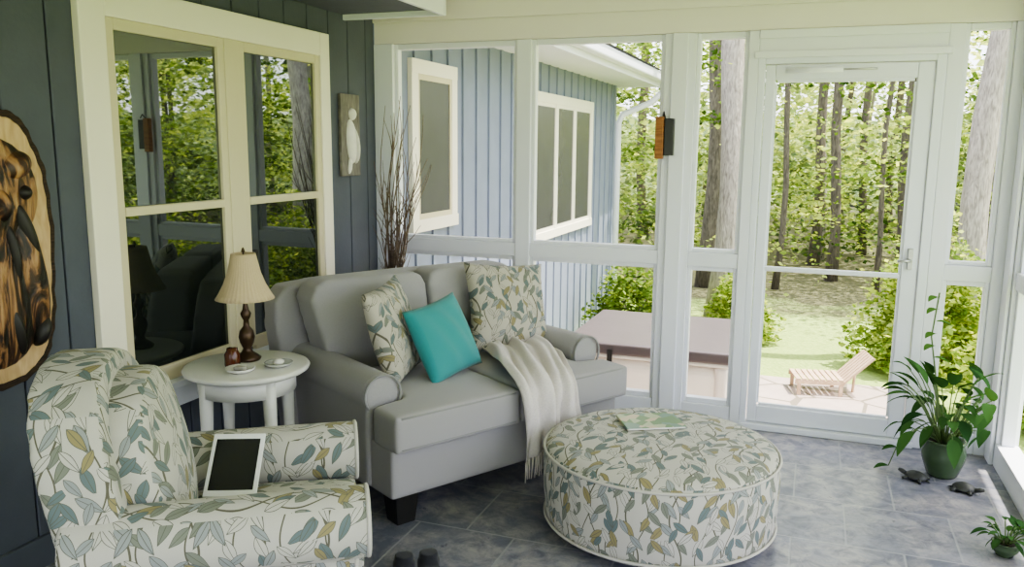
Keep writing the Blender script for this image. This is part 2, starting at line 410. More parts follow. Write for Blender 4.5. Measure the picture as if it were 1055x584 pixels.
def pillow(name,size,T,mat,parent=None,n=22):
    V=[];F=[]
    for sgn in (1,-1):
        base=len(V)
        for i in range(n+1):
            for j in range(n+1):
                u=-1+2*i/n; v=-1+2*j/n
                k=((1-u**2)*(1-v**2))
                h=T*max(k,0)**.42
                x=size*u*(1-.07*(1-v*v)); y=size*v*(1-.07*(1-u*u))
                wr=.006*math.sin(9*u+4*v)*k
                V.append((x,y,sgn*h+wr))
        for i in range(n):
            for j in range(n):
                a=base+i*(n+1)+j
                q=(a,a+n+1,a+n+2,a+1)
                F.append(q if sgn>0 else q[::-1])
    me=bpy.data.meshes.new(name); me.from_pydata(V,[],F)
    bm=bmesh.new(); bm.from_mesh(me); bmesh.ops.remove_doubles(bm,verts=bm.verts,dist=.0005); bm.to_mesh(me); bm.free()
    me.polygons.foreach_set('use_smooth',[True]*len(me.polygons)); me.materials.append(mat)
    uv=me.uv_layers.new(name='UVMap')
    for p in me.polygons:
        for li in p.loop_indices:
            v=me.vertices[me.loops[li].vertex_index].co; uv.data[li].uv=(v.x+2.2,v.y+1.1)
    o=bpy.data.objects.new(name,me); link(o,parent); return o
def place_pillow(name,size,T,mat,x,y,z,yawd,lean,rolld):
    o=pillow(name,size,T,mat)
    o.matrix_world=Matrix.Translation((SX,SY,0))@Matrix.Rotation(SR,4,'Z')@Matrix.Translation((x,y,z))@Matrix.Rotation(math.radians(yawd),4,'Z')@Matrix.Rotation(math.radians(90-lean),4,'X')@Matrix.Rotation(math.radians(rolld),4,'Z')
    return o
place_pillow('patterned_throw_pillow',.225,.075,LEAFP,-.37,-.04,.725,40,16,3)
place_pillow('teal_throw_pillow',.185,.07,TEAL,-.17,-.15,.68,14,24,7)
place_pillow('patterned_throw_pillow',.235,.08,LEAFP,.37,.05,.735,-8,20,-5)

def throw():
    g2=group('throw_blanket',(SX,SY,0),SR)
    path=[(.0,.540),(-.08,.542),(-.2,.542),(-.32,.540),(-.42,.530),(-.49,.512),(-.535,.48),(-.55,.44),(-.553,.38),(-.555,.31),(-.556,.23)]
    P=[Vector((0,a,b)) for a,b in path]; L=[0]
    for i in range(1,len(P)): L.append(L[-1]+(P[i]-P[i-1]).length)
    nu,nv=64,56; V=[];F=[]
    for j in range(nv+1):
        s=L[-1]*j/nv; i=0
        while i<len(L)-2 and L[i+1]<s: i+=1
        t=(s-L[i])/(L[i+1]-L[i]); p=P[i].lerp(P[i+1],t); tan=(P[i+1]-P[i]).normalized(); nrm=Vector((0,tan.z,-tan.y))
        if nrm.z<-.01: nrm=-nrm
        q_=s/L[-1]
        wid=.165+.02*math.sin(q_*3.14)+.01*math.sin(s*9); k_=min(1,s/.60); k_=k_*k_*(3-2*k_); cx=.32*(1-k_)+.135*k_
        for k in range(nu+1):
            u=-1+2*k/nu
            fold=.016*(1+math.sin(u*9+2.4*math.sin(s*4)+2*s))+.012*math.sin(u*19+s*11)*math.sin(s*5+1+u*3)+.013
            slant=.05*u*q_+.012*math.sin(u*7)
            q=p+nrm*(fold+.002)+Vector((cx+u*wid*(1-.08*math.cos(s*9+u)),0,0))
            if i>=6: q.z+=slant*(s-L[6])/(L[-1]-L[6])
            V.append(q)
    for j in range(nv):
        for k in range(nu):
            a=j*(nu+1)+k; F.append((a,a+1,a+nu+2,a+nu+1))
    o=mobj('knit_cloth',V,F,THROW,g2,True); m=o.modifiers.new('s','SOLIDIFY'); m.thickness=.005
    geos=[]
    for k in range(0,nu+1,2):
        q=V[nv*(nu+1)+k]; dx=random.uniform(-.012,.012)
        geos.append(tube_geo([q,q+Vector((dx*.5,-.004,-.045)),q+Vector((dx,-.002,-.09-random.random()*.02))],[.005,.004,.0025],5))
    Vv,Ff=merge(geos); mobj('fringe',Vv,Ff,THROW,g2,True)
throw()

# ------------------------------------------------------------ ottoman
g=group('round_ottoman',(-.535,3.29,0))
pr=[(.0,.03),(.455,.03),(.468,.04),(.475,.08),(.482,.17),(.483,.26),(.478,.325),(.468,.345),(.45,.358),(.42,.368),(.3,.382),(.15,.39),(.02,.392)]
lathe('upholstered_drum',pr,LEAFB,g,72,uv='cyl')
for r,z in ((.480,.335),(.476,.05)):
    tube('welt',[(r*math.cos(t),r*math.sin(t),z) for t in np.linspace(0,2*math.pi,64,endpoint=False)],.006,LEAFB,g,6,True)
for i in range(4):
    t=math.pi/4+i*math.pi/2
    lathe('foot_%d'%(i+1),[(.02,0),(.028,.035)],BLACK,g,16,loc=(.36*math.cos(t),.36*math.sin(t),0))
def mag_mat():
    t=NT('magazine_cover'); co=t.coord()
    n=t.n('ShaderNodeTexVoronoi',Vector=co,Scale=22.0); s=t.n('ShaderNodeSeparateColor'); t.set(s.inputs[0],n.outputs['Color'])
    t.set(t.b.inputs['Base Color'],t.ramp(s.outputs[0],[(0,(.14,.24,.10,1)),(.35,(.42,.46,.30,1)),(.55,(.55,.45,.32,1)),(.75,(.16,.26,.20,1))],'CONSTANT')); t.b.inputs['Roughness'].default_value=.3
    return t.m
g=group('magazine',(-.60,3.41,.394),math.radians(28))
boxes('pages',[(-.125,.125,-.09,.09,0,.008)],paint('paper',(.7,.7,.66)),g,.001)
boxes('cover',[(-.128,.128,-.093,.093,.0082,.0105),(-.128,-.126,-.093,.093,0,.008)],mag_mat(),g)

# ------------------------------------------------------------ armchair
AL=(-1.635,1.91,0); AR=math.radians(124)
g=group('upholstered_armchair',AL,AR)
soft('seat_base',[box_geo(-.285,.285,-.38,.32,.09,.33)],LEAFB,g,.014,5)
soft('seat_cushion',[box_geo(-.205,.205,-.42,.18,.325,.455)],LEAFB,g,.012,7,fn=puff(0,-.1,.23,.32,.39,.03))
for nm,s in (('arm_near',-1),('arm_far',1)):
    a,b_=(.225,.32) if s>0 else (-.32,-.225)
    soft(nm,[box_geo(a,b_,-.39,.32,.09,.53),cyl_geo((s*.28,-.04,.52),.10,.78)],LEAFB,g,.011,3)
    P=[(s*.28+.097*math.cos(t),-.425,.52+.097*math.sin(t)) for t in np.linspace(-.95,math.pi+.95,26)]
    tube(nm+'_welt',P,.007,LEAFB,g,6)
    for dx in (-.048,.048):
        tube(nm+'_panel_welt',[(s*.272+dx,-.392,z) for z in (.10,.25,.44)],.006,LEAFB,g,6)
poly=[(-.29,.12),(.29,.12),(.32,.45),(.335,.62),(.335,.70),(.32,.79),(.275,.87),(.20,.93),(.10,.965),(0,.975),(-.10,.965),(-.20,.93),(-.275,.87),(-.32,.79),(-.335,.70),(-.335,.62),(-.32,.45)]
soft('back',[prism_geo(poly,.14,.32,.18,.3)],LEAFB,g,.013,12)
def fnb(v):
    k=max(0,1-(v.x/.27)**2)*max(0,1-((v.z-.66)/.30)**2)
    if v.y<.24: v.y-=.06*k
    return v
poly2=[(-.205,.42),(.205,.42),(.25,.62),(.26,.72),(.24,.81),(.18,.875),(.09,.91),(0,.92),(-.09,.91),(-.18,.875),(-.24,.81),(-.26,.72),(-.25,.62)]
soft('back_cushion',[prism_geo(poly2,.07,.20,.18,.3)],LEAFB,g,.013,12,fn=fnb)
for i,(x,yy) in enumerate(((-.25,-.32),(.25,-.32),(-.25,.28),(.25,.28))):
    lathe('foot_%d'%(i+1),[(.02,0),(.032,.10)],BLACK,g,16,loc=(x,yy,0))
g=group('tablet_computer',AL,AR)
sub=bpy.data.objects.new('body_pivot',None); link(sub,g); sub.location=(.02,-.03,.497); sub.rotation_euler=(0,math.radians(-42),math.radians(-10))
boxes('case',[(0,.215,-.081,.081,-.004,.004)],paint('tablet_white',(.78,.78,.78),.3,.02),sub,.003)
boxes('screen',[(.020,.195,-.068,.068,.004,.0052)],paint('screen_black',(.012,.012,.016),.12,.1),sub)

# ------------------------------------------------------------ side table + things
TX,TY,TZ=-2.265,2.87,.62
g=group('round_side_table',(TX,TY,0),math.radians(20))
lathe('top',[(.0,TZ-.028),(.25,TZ-.028),(.262,TZ-.02),(.266,TZ-.01),(.262,TZ-.003),(.25,TZ),(.0,TZ)],TABLEW,g,64)
lathe('apron',[(.19,TZ-.11),(.205,TZ-.11),(.205,TZ-.028),(.19,TZ-.028)],TABLEW,g,48)
for i in range(4):
    t=math.pi/4+i*math.pi/2; c,s_=math.cos(t),math.sin(t)
    pts=[(c*r,s_*r,z) for r,z in ((.185,TZ-.03),(.19,.45),(.195,.25),(.205,.1),(.215,0))]
    tube('leg_%d'%(i+1),pts,[.03,.028,.022,.018,.02],TABLEW,g,12)
lathe('lower_shelf',[(0,.2),(.17,.2),(.175,.21),(.17,.22),(0,.22)],TABLEW,g,40)
g=group('table_lamp',(TX-.045,TY+.065,TZ)); g.scale=(.98,.98,1.05)
lathe('turned_base',[(0,0),(.055,0),(.06,.01),(.045,.022),(.025,.035),(.018,.05),(.03,.075),(.036,.10),(.03,.125),(.014,.145),(.012,.17),(.02,.185),(.024,.20),(.014,.215),(.010,.24),(.009,.30)],BRONZE,g,32)
lathe('shade',[(.128,.262),(.112,.285),(.09,.325),(.072,.37),(.062,.41),(.055,.44),(.052,.452),(.049,.452),(.059,.41),(.069,.37),(.087,.325),(.109,.285),(.126,.262)],SHADE,g,160,ripple=lambda t,z:.012*math.sin(40*t))
tube('harp',[(0,0,.30),(0,0,.46)],.004,BRONZE,g)
lathe('finial',[(.0,.455),(.009,.458),(.006,.47),(.0,.478)],BRONZE,g,16)
g=group('glass_jar_candle',(TX-.03,TY-.055,TZ))
lathe('jar',[(0,0),(.03,0),(.033,.01),(.033,.055),(.024,.07),(.022,.082),(.0,.084)],paint('amber_glass',(.09,.025,.01),.1,.3,20),g,28)
g=group('ceramic_dish',(TX+.06,TY-.12,TZ))
lathe('bowl',[(0,.002),(.03,0),(.055,.012),(.062,.022),(.058,.022),(.03,.008),(0,.008)],TABLEW,g,32)
boxes('soap_bar',[(-.025,.025,-.015,.015,.008,.028)],paint('stone',(.4,.38,.34)),g,.006)
g=group('ceramic_dish',(TX+.15,TY+.02,TZ))
lathe('bowl',[(0,.002),(.03,0),(.055,.012),(.06,.02),(.056,.02),(.03,.008),(0,.008)],paint('dish_grey',(.5,.5,.48),.25),g,32)
lathe('lid_knob',[(0,.008),(.02,.012),(.024,.024),(.01,.034),(0,.035)],TABLEW,g,20)

# ------------------------------------------------------------ wall art
def carved_mat():
    t=NT('carved_wood'); co=t.coord(); mp=t.n('ShaderNodeMapping',Vector=co); mp.inputs['Scale'].default_value=(1,9,2.2)
    nz=t.n('ShaderNodeTexNoise',Vector=mp.outputs[0],Scale=1.7,Detail=5.0,Distortion=2.2).outputs[0]
    t.set(t.b.inputs['Base Color'],t.ramp(nz,[(.42,(.010,.007,.005,1)),(.50,(.06,.025,.012,1)),(.56,(.26,.13,.055,1)),(.7,(.42,.25,.12,1))])); t.b.inputs['Roughness'].default_value=.45
    t.bump(nz,.8,.02); return t.m
g=group('carved_wood_plaque',(W+.005,1.985,1.2))
def plq(hw,hh,x0,x1,wob,mat,name,parent):
    n=96; P=[]
    for i in range(n):
        t=2*math.pi*i/n; c,s_=math.cos(t),math.sin(t)
        y=hw*math.copysign(abs(c)**.62,c); z=hh*math.copysign(abs(s_)**.75,s_)
        k=1+wob*(math.sin(5*t)+.6*math.sin(13*t+1)+.8*math.sin(29*t))
        P.append((y*k,z*(1+wob*.5*math.sin(7*t)+wob*.4*math.sin(31*t))))
    V=[(x0,y,z) for y,z in P]+[(x1,y,z) for y,z in P]
    F=[(i,(i+1)%n,n+(i+1)%n,n+i) for i in range(n)]+[tuple(range(n))[::-1],tuple(range(n,2*n))]
    o=mobj(name,V,F,mat,parent); m=o.modifiers.new('b','BEVEL'); m.width=.006; m.segments=2; m.limit_method='ANGLE'; return o
plq(.25,.48,0,.03,.018,wood('bark_edge',(.012,.008,.006),(.06,.035,.02),12,.9),'bark_rim',g)
plq(.228,.455,.0,.036,.014,wood('pale_wood',(.42,.27,.13),(.60,.42,.24),8,.5,(1,4,1)),'wood_face',g)
CARV=carved_mat()
def lobe(name,cy_,cz,ry,rz,rx,rot=0,mat=CARV,x0=.034,par=None):
    V=[];F=[];nu,nv=24,10
    for j in range(nv+1):
        ph=math.pi/2*j/nv
        for i in range(nu):
            t=2*math.pi*i/nu; y=ry*math.cos(t)*math.cos(ph); z=rz*math.sin(t)*math.cos(ph)
            V.append((x0+rx*math.sin(ph),cy_+y*math.cos(rot)-z*math.sin(rot),cz+y*math.sin(rot)+z*math.cos(rot)))
    for j in range(nv):
        for i in range(nu): F.append((j*nu+i,j*nu+(i+1)%nu,(j+1)*nu+(i+1)%nu,(j+1)*nu+i))
    mobj(name,V,F,mat,par or g,True)
lobe('carved_head',.02,.19,.17,.19,.035); lobe('carved_body',0,-.16,.18,.25,.04)
lobe('carved_wing_1',.13,-.1,.06,.24,.05,.12); lobe('carved_wing_2',-.13,-.1,.06,.24,.05,-.12)
lobe('carved_brow_1',.10,.28,.07,.05,.05,.4); lobe('carved_brow_2',-.06,.28,.07,.05,.05,-.4)
lobe('carved_beak',.03,.15,.025,.06,.07)
DK=paint('burnt_wood',(.012,.009,.007),.5)
for i,(a,b_,c,d_,r_) in enumerate(((.12,.05,.03,.13,.3),(.06,-.02,.02,.12,.1),(.15,-.30,.03,.06,-.3),(.05,-.28,.025,.1,.2),(.12,.19,.03,.03,0))):
    lobe('burnt_mark_%d'%i,a,b_,c,d_,.052,r_,DK)
g=group('bird_wall_plaque',(W+.002,4.33,1.62))
boxes('board',[(0,.02,-.105,.105,-.24,.235)],wood('driftwood',(.10,.09,.08),(.26,.24,.21),10,.8,(1,10,1)),g,.004)
BW=paint('bird_white',(.72,.70,.66),.6,.12,30,.4,bscale=50)
L2=dict(mat=BW,x0=.02,par=g)
lobe('bird_body',0,-.04,.05,.13,.03,.1,**L2); lobe('bird_head',.01,.12,.032,.035,.03,**L2); lobe('bird_wing',.03,-.06,.02,.11,.042,.15,**L2)
lobe('bird_tail',-.02,-.18,.018,.05,.015,-.2,**L2); lobe('bird_beak',.045,.115,.02,.006,.02,0,BLACK,.02,g)
g=group('wall_thermometer',(-.80,D-.055,1.62))  # small black and amber wall thermometer, gives no light
boxes('black_back',[(.002,.055,.0,.05,-.10,.10)],BLACK,g,.004)
boxes('amber_panel',[(-.045,.0,-.01,.03,-.12,.11)],wood('amber_wood',(.20,.07,.02),(.38,.16,.05),8),g,.004)
tube('hook',[(.0,.03,.10),(.0,-.01,.135),(.0,-.03,.11)],.004,BLACK,g)

# ------------------------------------------------------------ twigs in vase
g=group('tall_twig_arrangement',(-2.42,4.44,0))
lathe('floor_vase',[(0,0),(.07,0),(.09,.05),(.105,.2),(.09,.38),(.055,.5),(.05,.56),(.062,.6),(.05,.6),(.04,.55),(0,.5)],BRONZE,g,32)
geos=[]
for i in range(22):
    a=random.uniform(-1.6,1.2); sp_=random.uniform(.03,.30); hgt=random.uniform(1.15,1.85)
    dx,dy=math.cos(a)*sp_,math.sin(a)*sp_*.6-.02
    dx=max(dx,-.12)
    ph=random.uniform(0,6); pts=[]
    for j in range(12):
        t=j/11; w=.022*math.sin(ph+t*9)*t
        pts.append((dx*t**1.3+w,min(dy*t**1.3+w*.8,.18),.35+(hgt-.35)*t))
    geos.append(tube_geo(pts,[.006*(1-.75*j/11) for j in range(12)],6))
    for k in range(3):
        j=random.randint(4,9); p=Vector(pts[j]); d=Vector((random.uniform(-.1,.12),random.uniform(-.1,.04),random.uniform(.1,.25)))
        q=[p,p+d*.5+Vector((.01,0,0)),p+d]
        q=[Vector((max(v.x,-.15),min(v.y,.18),v.z)) for v in q]
        geos.append(tube_geo(q,[.003,.0022,.001],5))
V,F=merge(geos); mobj('twigs',V,F,TWIG,g,True)

# ------------------------------------------------------------ leaves generators
def set_col(me,cols):
    at=me.color_attributes.new('Col','FLOAT_COLOR','POINT')
    at.data.foreach_set('color',np.asarray(cols,dtype=np.float32).ravel())
def leaf_cloud(name,P,size,cols,mat,parent=None,flat=.6):
    n=len(P); s=size*(rng.uniform(.5,1.35,n))
    th=rng.uniform(0,2*np.pi,n); a=np.stack([np.cos(th),np.sin(th),rng.normal(0,.35,n)],1); a/=np.linalg.norm(a,axis=1)[:,None]
    nn=rng.normal(0,1,(n,3)); nn[:,2]+=flat*2; nn-= (nn*a).sum(1)[:,None]*a; nn/=np.linalg.norm(nn,axis=1)[:,None]
    bb=np.cross(nn,a)
    V=np.empty((n,4,3)); V[:,0]=P-a*s[:,None]*.5; V[:,1]=P+bb*s[:,None]*.3-a*s[:,None]*.05; V[:,2]=P+a*s[:,None]*.5; V[:,3]=P-bb*s[:,None]*.3-a*s[:,None]*.05
    me=bpy.data.meshes.new(name); me.vertices.add(4*n); me.vertices.foreach_set('co',V.ravel())
    me.loops.add(4*n); me.loops.foreach_set('vertex_index',np.arange(4*n)); me.polygons.add(n)
    me.polygons.foreach_set('loop_start',np.arange(0,4*n,4)); me.update(calc_edges=True); me.validate()
    set_col(me,np.repeat(cols,4,axis=0)); me.materials.append(mat)
    o=bpy.data.objects.new(name,me); link(o,parent); return o
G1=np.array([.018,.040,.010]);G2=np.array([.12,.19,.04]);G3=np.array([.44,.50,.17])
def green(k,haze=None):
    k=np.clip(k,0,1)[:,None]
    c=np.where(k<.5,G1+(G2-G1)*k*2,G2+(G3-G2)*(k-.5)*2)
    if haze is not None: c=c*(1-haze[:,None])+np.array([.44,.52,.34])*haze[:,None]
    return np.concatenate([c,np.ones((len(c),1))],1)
WOODS=group('forest_trees')
def forest(name,nc,r0,r1,z0,z1,per,size,sxy,sz,a0=-24,a1=62,pw=1.0,kb0=0):
    an=np.radians(rng.uniform(a0,a1,nc)); r=rng.uniform(r0,r1,nc)
    c=np.stack([np.sin(an)*r,np.cos(an)*r,z0+(z1-z0)*rng.random(nc)**pw],1)
    ok=~((c[:,0]<-1.9)&(c[:,1]<13.5)); c=c[ok]; nc=len(c)
    base=rng.uniform(0,1,nc)**1.6; sc=rng.uniform(.4,1.4,nc)
    P=np.repeat(c,per,0)+rng.normal(0,1,(nc*per,3))*np.array([sxy,sxy,sz])*np.repeat(sc,per)[:,None]; kb=np.repeat(base,per)
    okk=(P[:,2]>-.75)&~((P[:,0]<-2.0)&(P[:,1]<13.0)); P=P[okk]; kb=kb[okk]
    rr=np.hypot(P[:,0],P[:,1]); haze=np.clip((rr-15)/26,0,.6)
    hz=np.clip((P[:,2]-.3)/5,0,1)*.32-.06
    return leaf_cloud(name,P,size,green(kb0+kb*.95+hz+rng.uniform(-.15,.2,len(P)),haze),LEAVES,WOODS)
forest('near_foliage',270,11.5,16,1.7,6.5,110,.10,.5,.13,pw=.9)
forest('near_understorey',110,13,17,-.3,1.6,100,.10,.5,.20,kb0=-.1)  # negative kb0 puts the shadow under the trees into the leaf colour
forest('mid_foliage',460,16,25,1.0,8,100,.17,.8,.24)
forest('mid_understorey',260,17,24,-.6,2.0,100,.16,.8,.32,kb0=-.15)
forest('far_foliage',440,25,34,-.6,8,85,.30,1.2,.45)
def trunk(x,y,r,lean=(0,0),h=9,mat=BARK,name='tree_trunk',par=None):
    pts=[];rad=[]
    for j in range(12):
        t=j/11; z=-.8+t*(h+.8)
        pts.append((x+lean[0]*t*h+.05*math.sin(j*1.3+x),y+lean[1]*t*h+.05*math.cos(j*1.7),z)); rad.append(r*(1.35 if j==0 else 1)*(1-.35*t))
    V,F=tube_geo(pts,rad,16); mobj(name,V,F,mat,par,True)
trunk(-1.07,11.3,.17); trunk(1.62,10.15,.15,(.035,0))
for a_ in ((-1.6,14,.13,(0,0)),(-.5,14.2,.05,(.01,0)),(.35,15.5,.09,(-.012,0)),(1.0,14.6,.045,(.02,0)),(.05,17.5,.10,(.01,0)),(1.55,16.5,.10,(-.01,0))): trunk(*a_,9,BARKD,'trunk',WOODS)
for i in range(34):
    a=math.radians(random.uniform(-16,60)); r=random.uniform(16,30)
    x,y=math.sin(a)*r,math.cos(a)*r
    trunk(x,y,random.uniform(.04,.13),(random.uniform(-.03,.03),0),random.uniform(8,11),random.choice([BARK,BARKD]),'trunk',WOODS)
def hill():
    t=NT('distant_woods'); co=t.coord()
    n=t.n('ShaderNodeTexNoise',Vector=co,Scale=1.6,Detail=9.0,Roughness=.75).outputs[0]
    t.set(t.b.inputs['Base Color'],t.ramp(n,[(.38,(.03,.05,.02,1)),(.48,(.12,.18,.06,1)),(.58,(.30,.38,.15,1)),(.70,(.6,.66,.42,1))])); t.b.inputs['Roughness'].default_value=1
    t.bump(n,1,.5)
    V=[];F=[];na,nr=80,14
    for j in range(nr+1):
        for i in range(na+1):
            a=math.radians(-35+115*i/na); r=36+12*j/nr
            V.append((math.sin(a)*r,math.cos(a)*r,-.9+4.0*(j/nr)**.6+.5*math.sin(i*1.3+j)))
    for j in range(nr):
        for i in range(na): a=j*(na+1)+i; F.append((a,a+1,a+na+2,a+na+1))
    mobj('wooded_hillside',V,F,t.m,WOODS,True)
hill()
def ground():
    t=NT('lawn_and_forest_floor'); co=t.coord()
    n=t.n('ShaderNodeTexNoise',Vector=co,Scale=1.1,Detail=6.0).outputs[0]; n2=t.n('ShaderNodeTexNoise',Vector=co,Scale=30.0,Detail=4.0).outputs[0]
    grass=t.mix(n2,(.14,.22,.04,1),(.42,.52,.16,1)); leaf=t.mix(n2,(.04,.045,.02,1),(.16,.15,.07,1))
    sx=t.n('ShaderNodeSeparateXYZ'); t.set(sx.inputs[0],co)
    k=t.M('ADD',t.M('MULTIPLY',t.M('SUBTRACT',sx.outputs[1],11.8),.7),t.M('MULTIPLY',t.M('SUBTRACT',n,.5),3.0))
    cl=t.n('ShaderNodeClamp'); t.set(cl.inputs[0],k)
    t.set(t.b.inputs['Base Color'],t.mix(cl.outputs[0],grass,leaf)); t.b.inputs['Roughness'].default_value=1; t.bump(n2,.6,.03)
    mobj('lawn_ground',[(-60,-40,-.75),(60,-40,-.75),(60,60,-.75),(-60,60,-.75)],[(0,1,2,3)],t.m)
ground()
def patio():
    t=NT('flagstone'); co=t.coord(); v=t.n('ShaderNodeTexVoronoi',{'feature':'DISTANCE_TO_EDGE'},Vector=co,Scale=2.2)
    n=t.n('ShaderNodeTexNoise',Vector=co,Scale=9.0,Detail=5.0).outputs[0]
    k=t.mix(n,(.36,.28,.24,1),(.52,.43,.38,1)); t.set(t.b.inputs['Base Color'],t.mix(t.M('LESS_THAN',v.outputs[0],.03),k,(.20,.17,.13,1)))
    boxes('stone_patio',[(-2.7,1.0,D+.13,8.5,-.748,-.71)],t.m)
patio()
boxes('porch_foundation',[(W-.1,XR+.12,YB-.1,D+.12,-.748,-.125)],paint('concrete',(.3,.3,.29),.8))
def shrub(name,c,r,n,size=.09,k0=.5):
    d=rng.normal(0,1,(n,3)); d/=np.linalg.norm(d,axis=1)[:,None]; d[:,2]=np.abs(d[:,2])*.95
    lump=1+.22*np.sin(d[:,0]*7+1)*np.cos(d[:,1]*6)+.12*np.sin(d[:,2]*9)
    P=np.array(c)+d*np.array(r)*(lump*rng.uniform(.6,1.1,n))[:,None]
    P[:,2]=np.maximum(P[:,2],-.69)
    g=group(name)
    leaf_cloud('leaves',P,size,green(k0+rng.uniform(-.3,.35,len(P))),LEAVES,g,.3)
    geos=[tube_geo([(c[0],c[1],-.75),(c[0]+random.uniform(-.5,.5)*r[0],c[1]+random.uniform(-.5,.5)*r[1],c[2]+r[2]*.6)],[.02,.008],6) for _ in range(8)]
    V,F=merge(geos); mobj('stems',V,F,BARKD,g,True)
shrub('shrub',(1.22,9.4,-.7),(.68,.55,1.25),9000,.07,.6)
shrub('shrub',(2.3,7.9,-.7),(.85,.7,1.3),9000,.075,.58)
shrub('shrub',(-.75,10.1,-.7),(.38,.38,.75),4500,.065,.6)
shrub('shrub',(-2.0,9.8,-.7),(.5,.5,.8),3500,.07,.35)
shrub('shrub',(2.9,10.5,-.7),(.8,.9,1.2),5000,.08,.5)
LOG=wood('weathered_cedar',(.40,.27,.17),(.62,.46,.32),8,.8,(1,6,1))
g=group('wooden_lounge_chair',(.20,8.15,-.709),math.radians(12)); g.scale=(.66,.66,.66)
bl=[(-.45,.22,-.27,-.235,.16,.22),(-.45,.22,.235,.27,.16,.22)]
for i in range(8): bl.append((-.44+i*.083,-.44+i*.083+.065,-.27,.27,.221,.24))
for x in (-.42,.15):
    for yy in (-.27,.235): bl.append((x,x+.05,yy,yy+.035,0,.16))
boxes('seat_frame',bl,LOG,g,.004)
V=[];F=[]
for i in range(6):
    yy=-.27+i*.092; k=len(V)
    for (x,z) in ((.20,.20),(.225,.185),(.60,.56),(.575,.575)):
        V+=[(x,yy,z),(x,yy+.07,z)]
    F+=[tuple(k+j for j in q) for q in ((0,2,4,6),(1,7,5,3),(0,1,3,2),(2,3,5,4),(4,5,7,6),(6,7,1,0))]
mobj('back_slats',V,F,LOG,g)
tube('back_prop',[(.42,0,.38),(.40,0,.0)],.02,LOG,g)

# ------------------------------------------------------------ hot tub
TUB=paint('tub_tan',(.84,.77,.70),.45,.04,3); COV=paint('tub_cover_vinyl',(.085,.068,.072),.4,.15,4,.2,bscale=40)
g=group('hot_tub',(-1.12,6.72,-.709))
boxes('cabinet',[(-.60,.60,-.60,.60,0,.66)],TUB,g,.10,6)
boxes('corner_trim',[(.50,.615,-.615,-.50,.0,.665),(-.615,-.50,-.615,-.50,0,.665),(.50,.615,.50,.615,0,.665)],paint('tub_trim',(.74,.67,.61),.5),g,.04,4)
boxes('shell_rim',[(-.63,.63,-.63,.63,.66,.70)],paint('tub_rim',(.6,.58,.55),.3),g,.02,3)
soft('cover',[box_geo(-.66,.66,-.66,-.006,.69,.785),box_geo(-.66,.66,.006,.66,.69,.785)],COV,g,.02,5)
boxes('cover_strap',[(-.3,-.26,-.672,-.662,.56,.74),(.26,.3,-.672,-.662,.56,.74)],BLACK,g)

# ------------------------------------------------------------ neighbouring house wing
XH=-2.75
b=[(XH-.1,XH,D+.12,11.75,-.75,2.42),(XH-3,XH-.1,11.65,11.75,-.75,2.42)]
yy=D+.2
while yy<11.7: b.append((XH,XH+.018,yy,yy+.045,-.75,2.42)); yy+=.29
b.append((XH+.001,XH+.025,11.65,11.77,-.75,2.42))
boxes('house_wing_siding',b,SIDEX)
g=group('house_wing_roof')
boxes('soffit',[(XH-.1,XH+.56,D+.66,12.2,2.42,2.46)],WHITE,g)
boxes('fascia',[(XH+.56,XH+.60,D+.66,12.2,2.40,2.58)],WHITE,g)
boxes('gutter',[(XH+.601,XH+.70,D+.66,12.2,2.46,2.58)],WHITE,g,.02,3)
mobj('shingles',[(XH+.72,D+.66,2.59),(XH+.72,12.3,2.59),(XH-3,12.3,4.0),(XH-3,D+.66,4.0)],[(0,1,2,3)],paint('shingle',(.12,.11,.10),.9,.4,30),g)
tube('downspout',[(XH+.65,12.0,2.46),(XH+.65,12.0,2.36),(XH+.5,11.95,2.2),(XH+.1,11.85,2.02),(XH+.05,11.82,1.9),(XH+.05,11.82,-.7)],.045,WHITE,g,12)
PANE=paint('dim_pane',(.085,.085,.09),.22,.2,2)
def hwin(name,a,b_,z0,z1,n):
    g=group(name,(XH+.001,0,0)); cw=.10
    boxes('casing',[(0,.035,a,a+cw,z0+.09,z1-cw),(0,.035,b_-cw,b_,z0+.09,z1-cw),(0,.037,a,b_,z1-cw,z1),(0,.04,a-.01,b_+.01,z0,z0+.09)],CREAM,g)
    w=(b_-a-2*cw)/n; s=[]
    for i in range(n):
        p=a+cw+i*w; e0=p+(.0 if i==0 else .03); e1=p+w-(.0 if i==n-1 else .03)
        s+=[(0,.030,e0,e0+.03,z0+.09,z1-cw),(0,.030,e1-.03,e1,z0+.09,z1-cw),(0,.029,e0+.03,e1-.03,z1-cw-.04,z1-cw),(0,.029,e0+.03,e1-.03,z0+.09,z0+.13)]
        if i: s.append((0,.033,p-.03,p+.03,z0+.09,z1-cw))
    boxes('sashes',s,SASH if n==1 else CREAM,g)
    boxes('glass',[(0,.022,a+cw,b_-cw,z0+.09,z1-cw)],PANE,g)
hwin('window_2',5.36,6.15,.93,2.17,1)
hwin('window_3',8.05,10.45,.56,2.12,3)

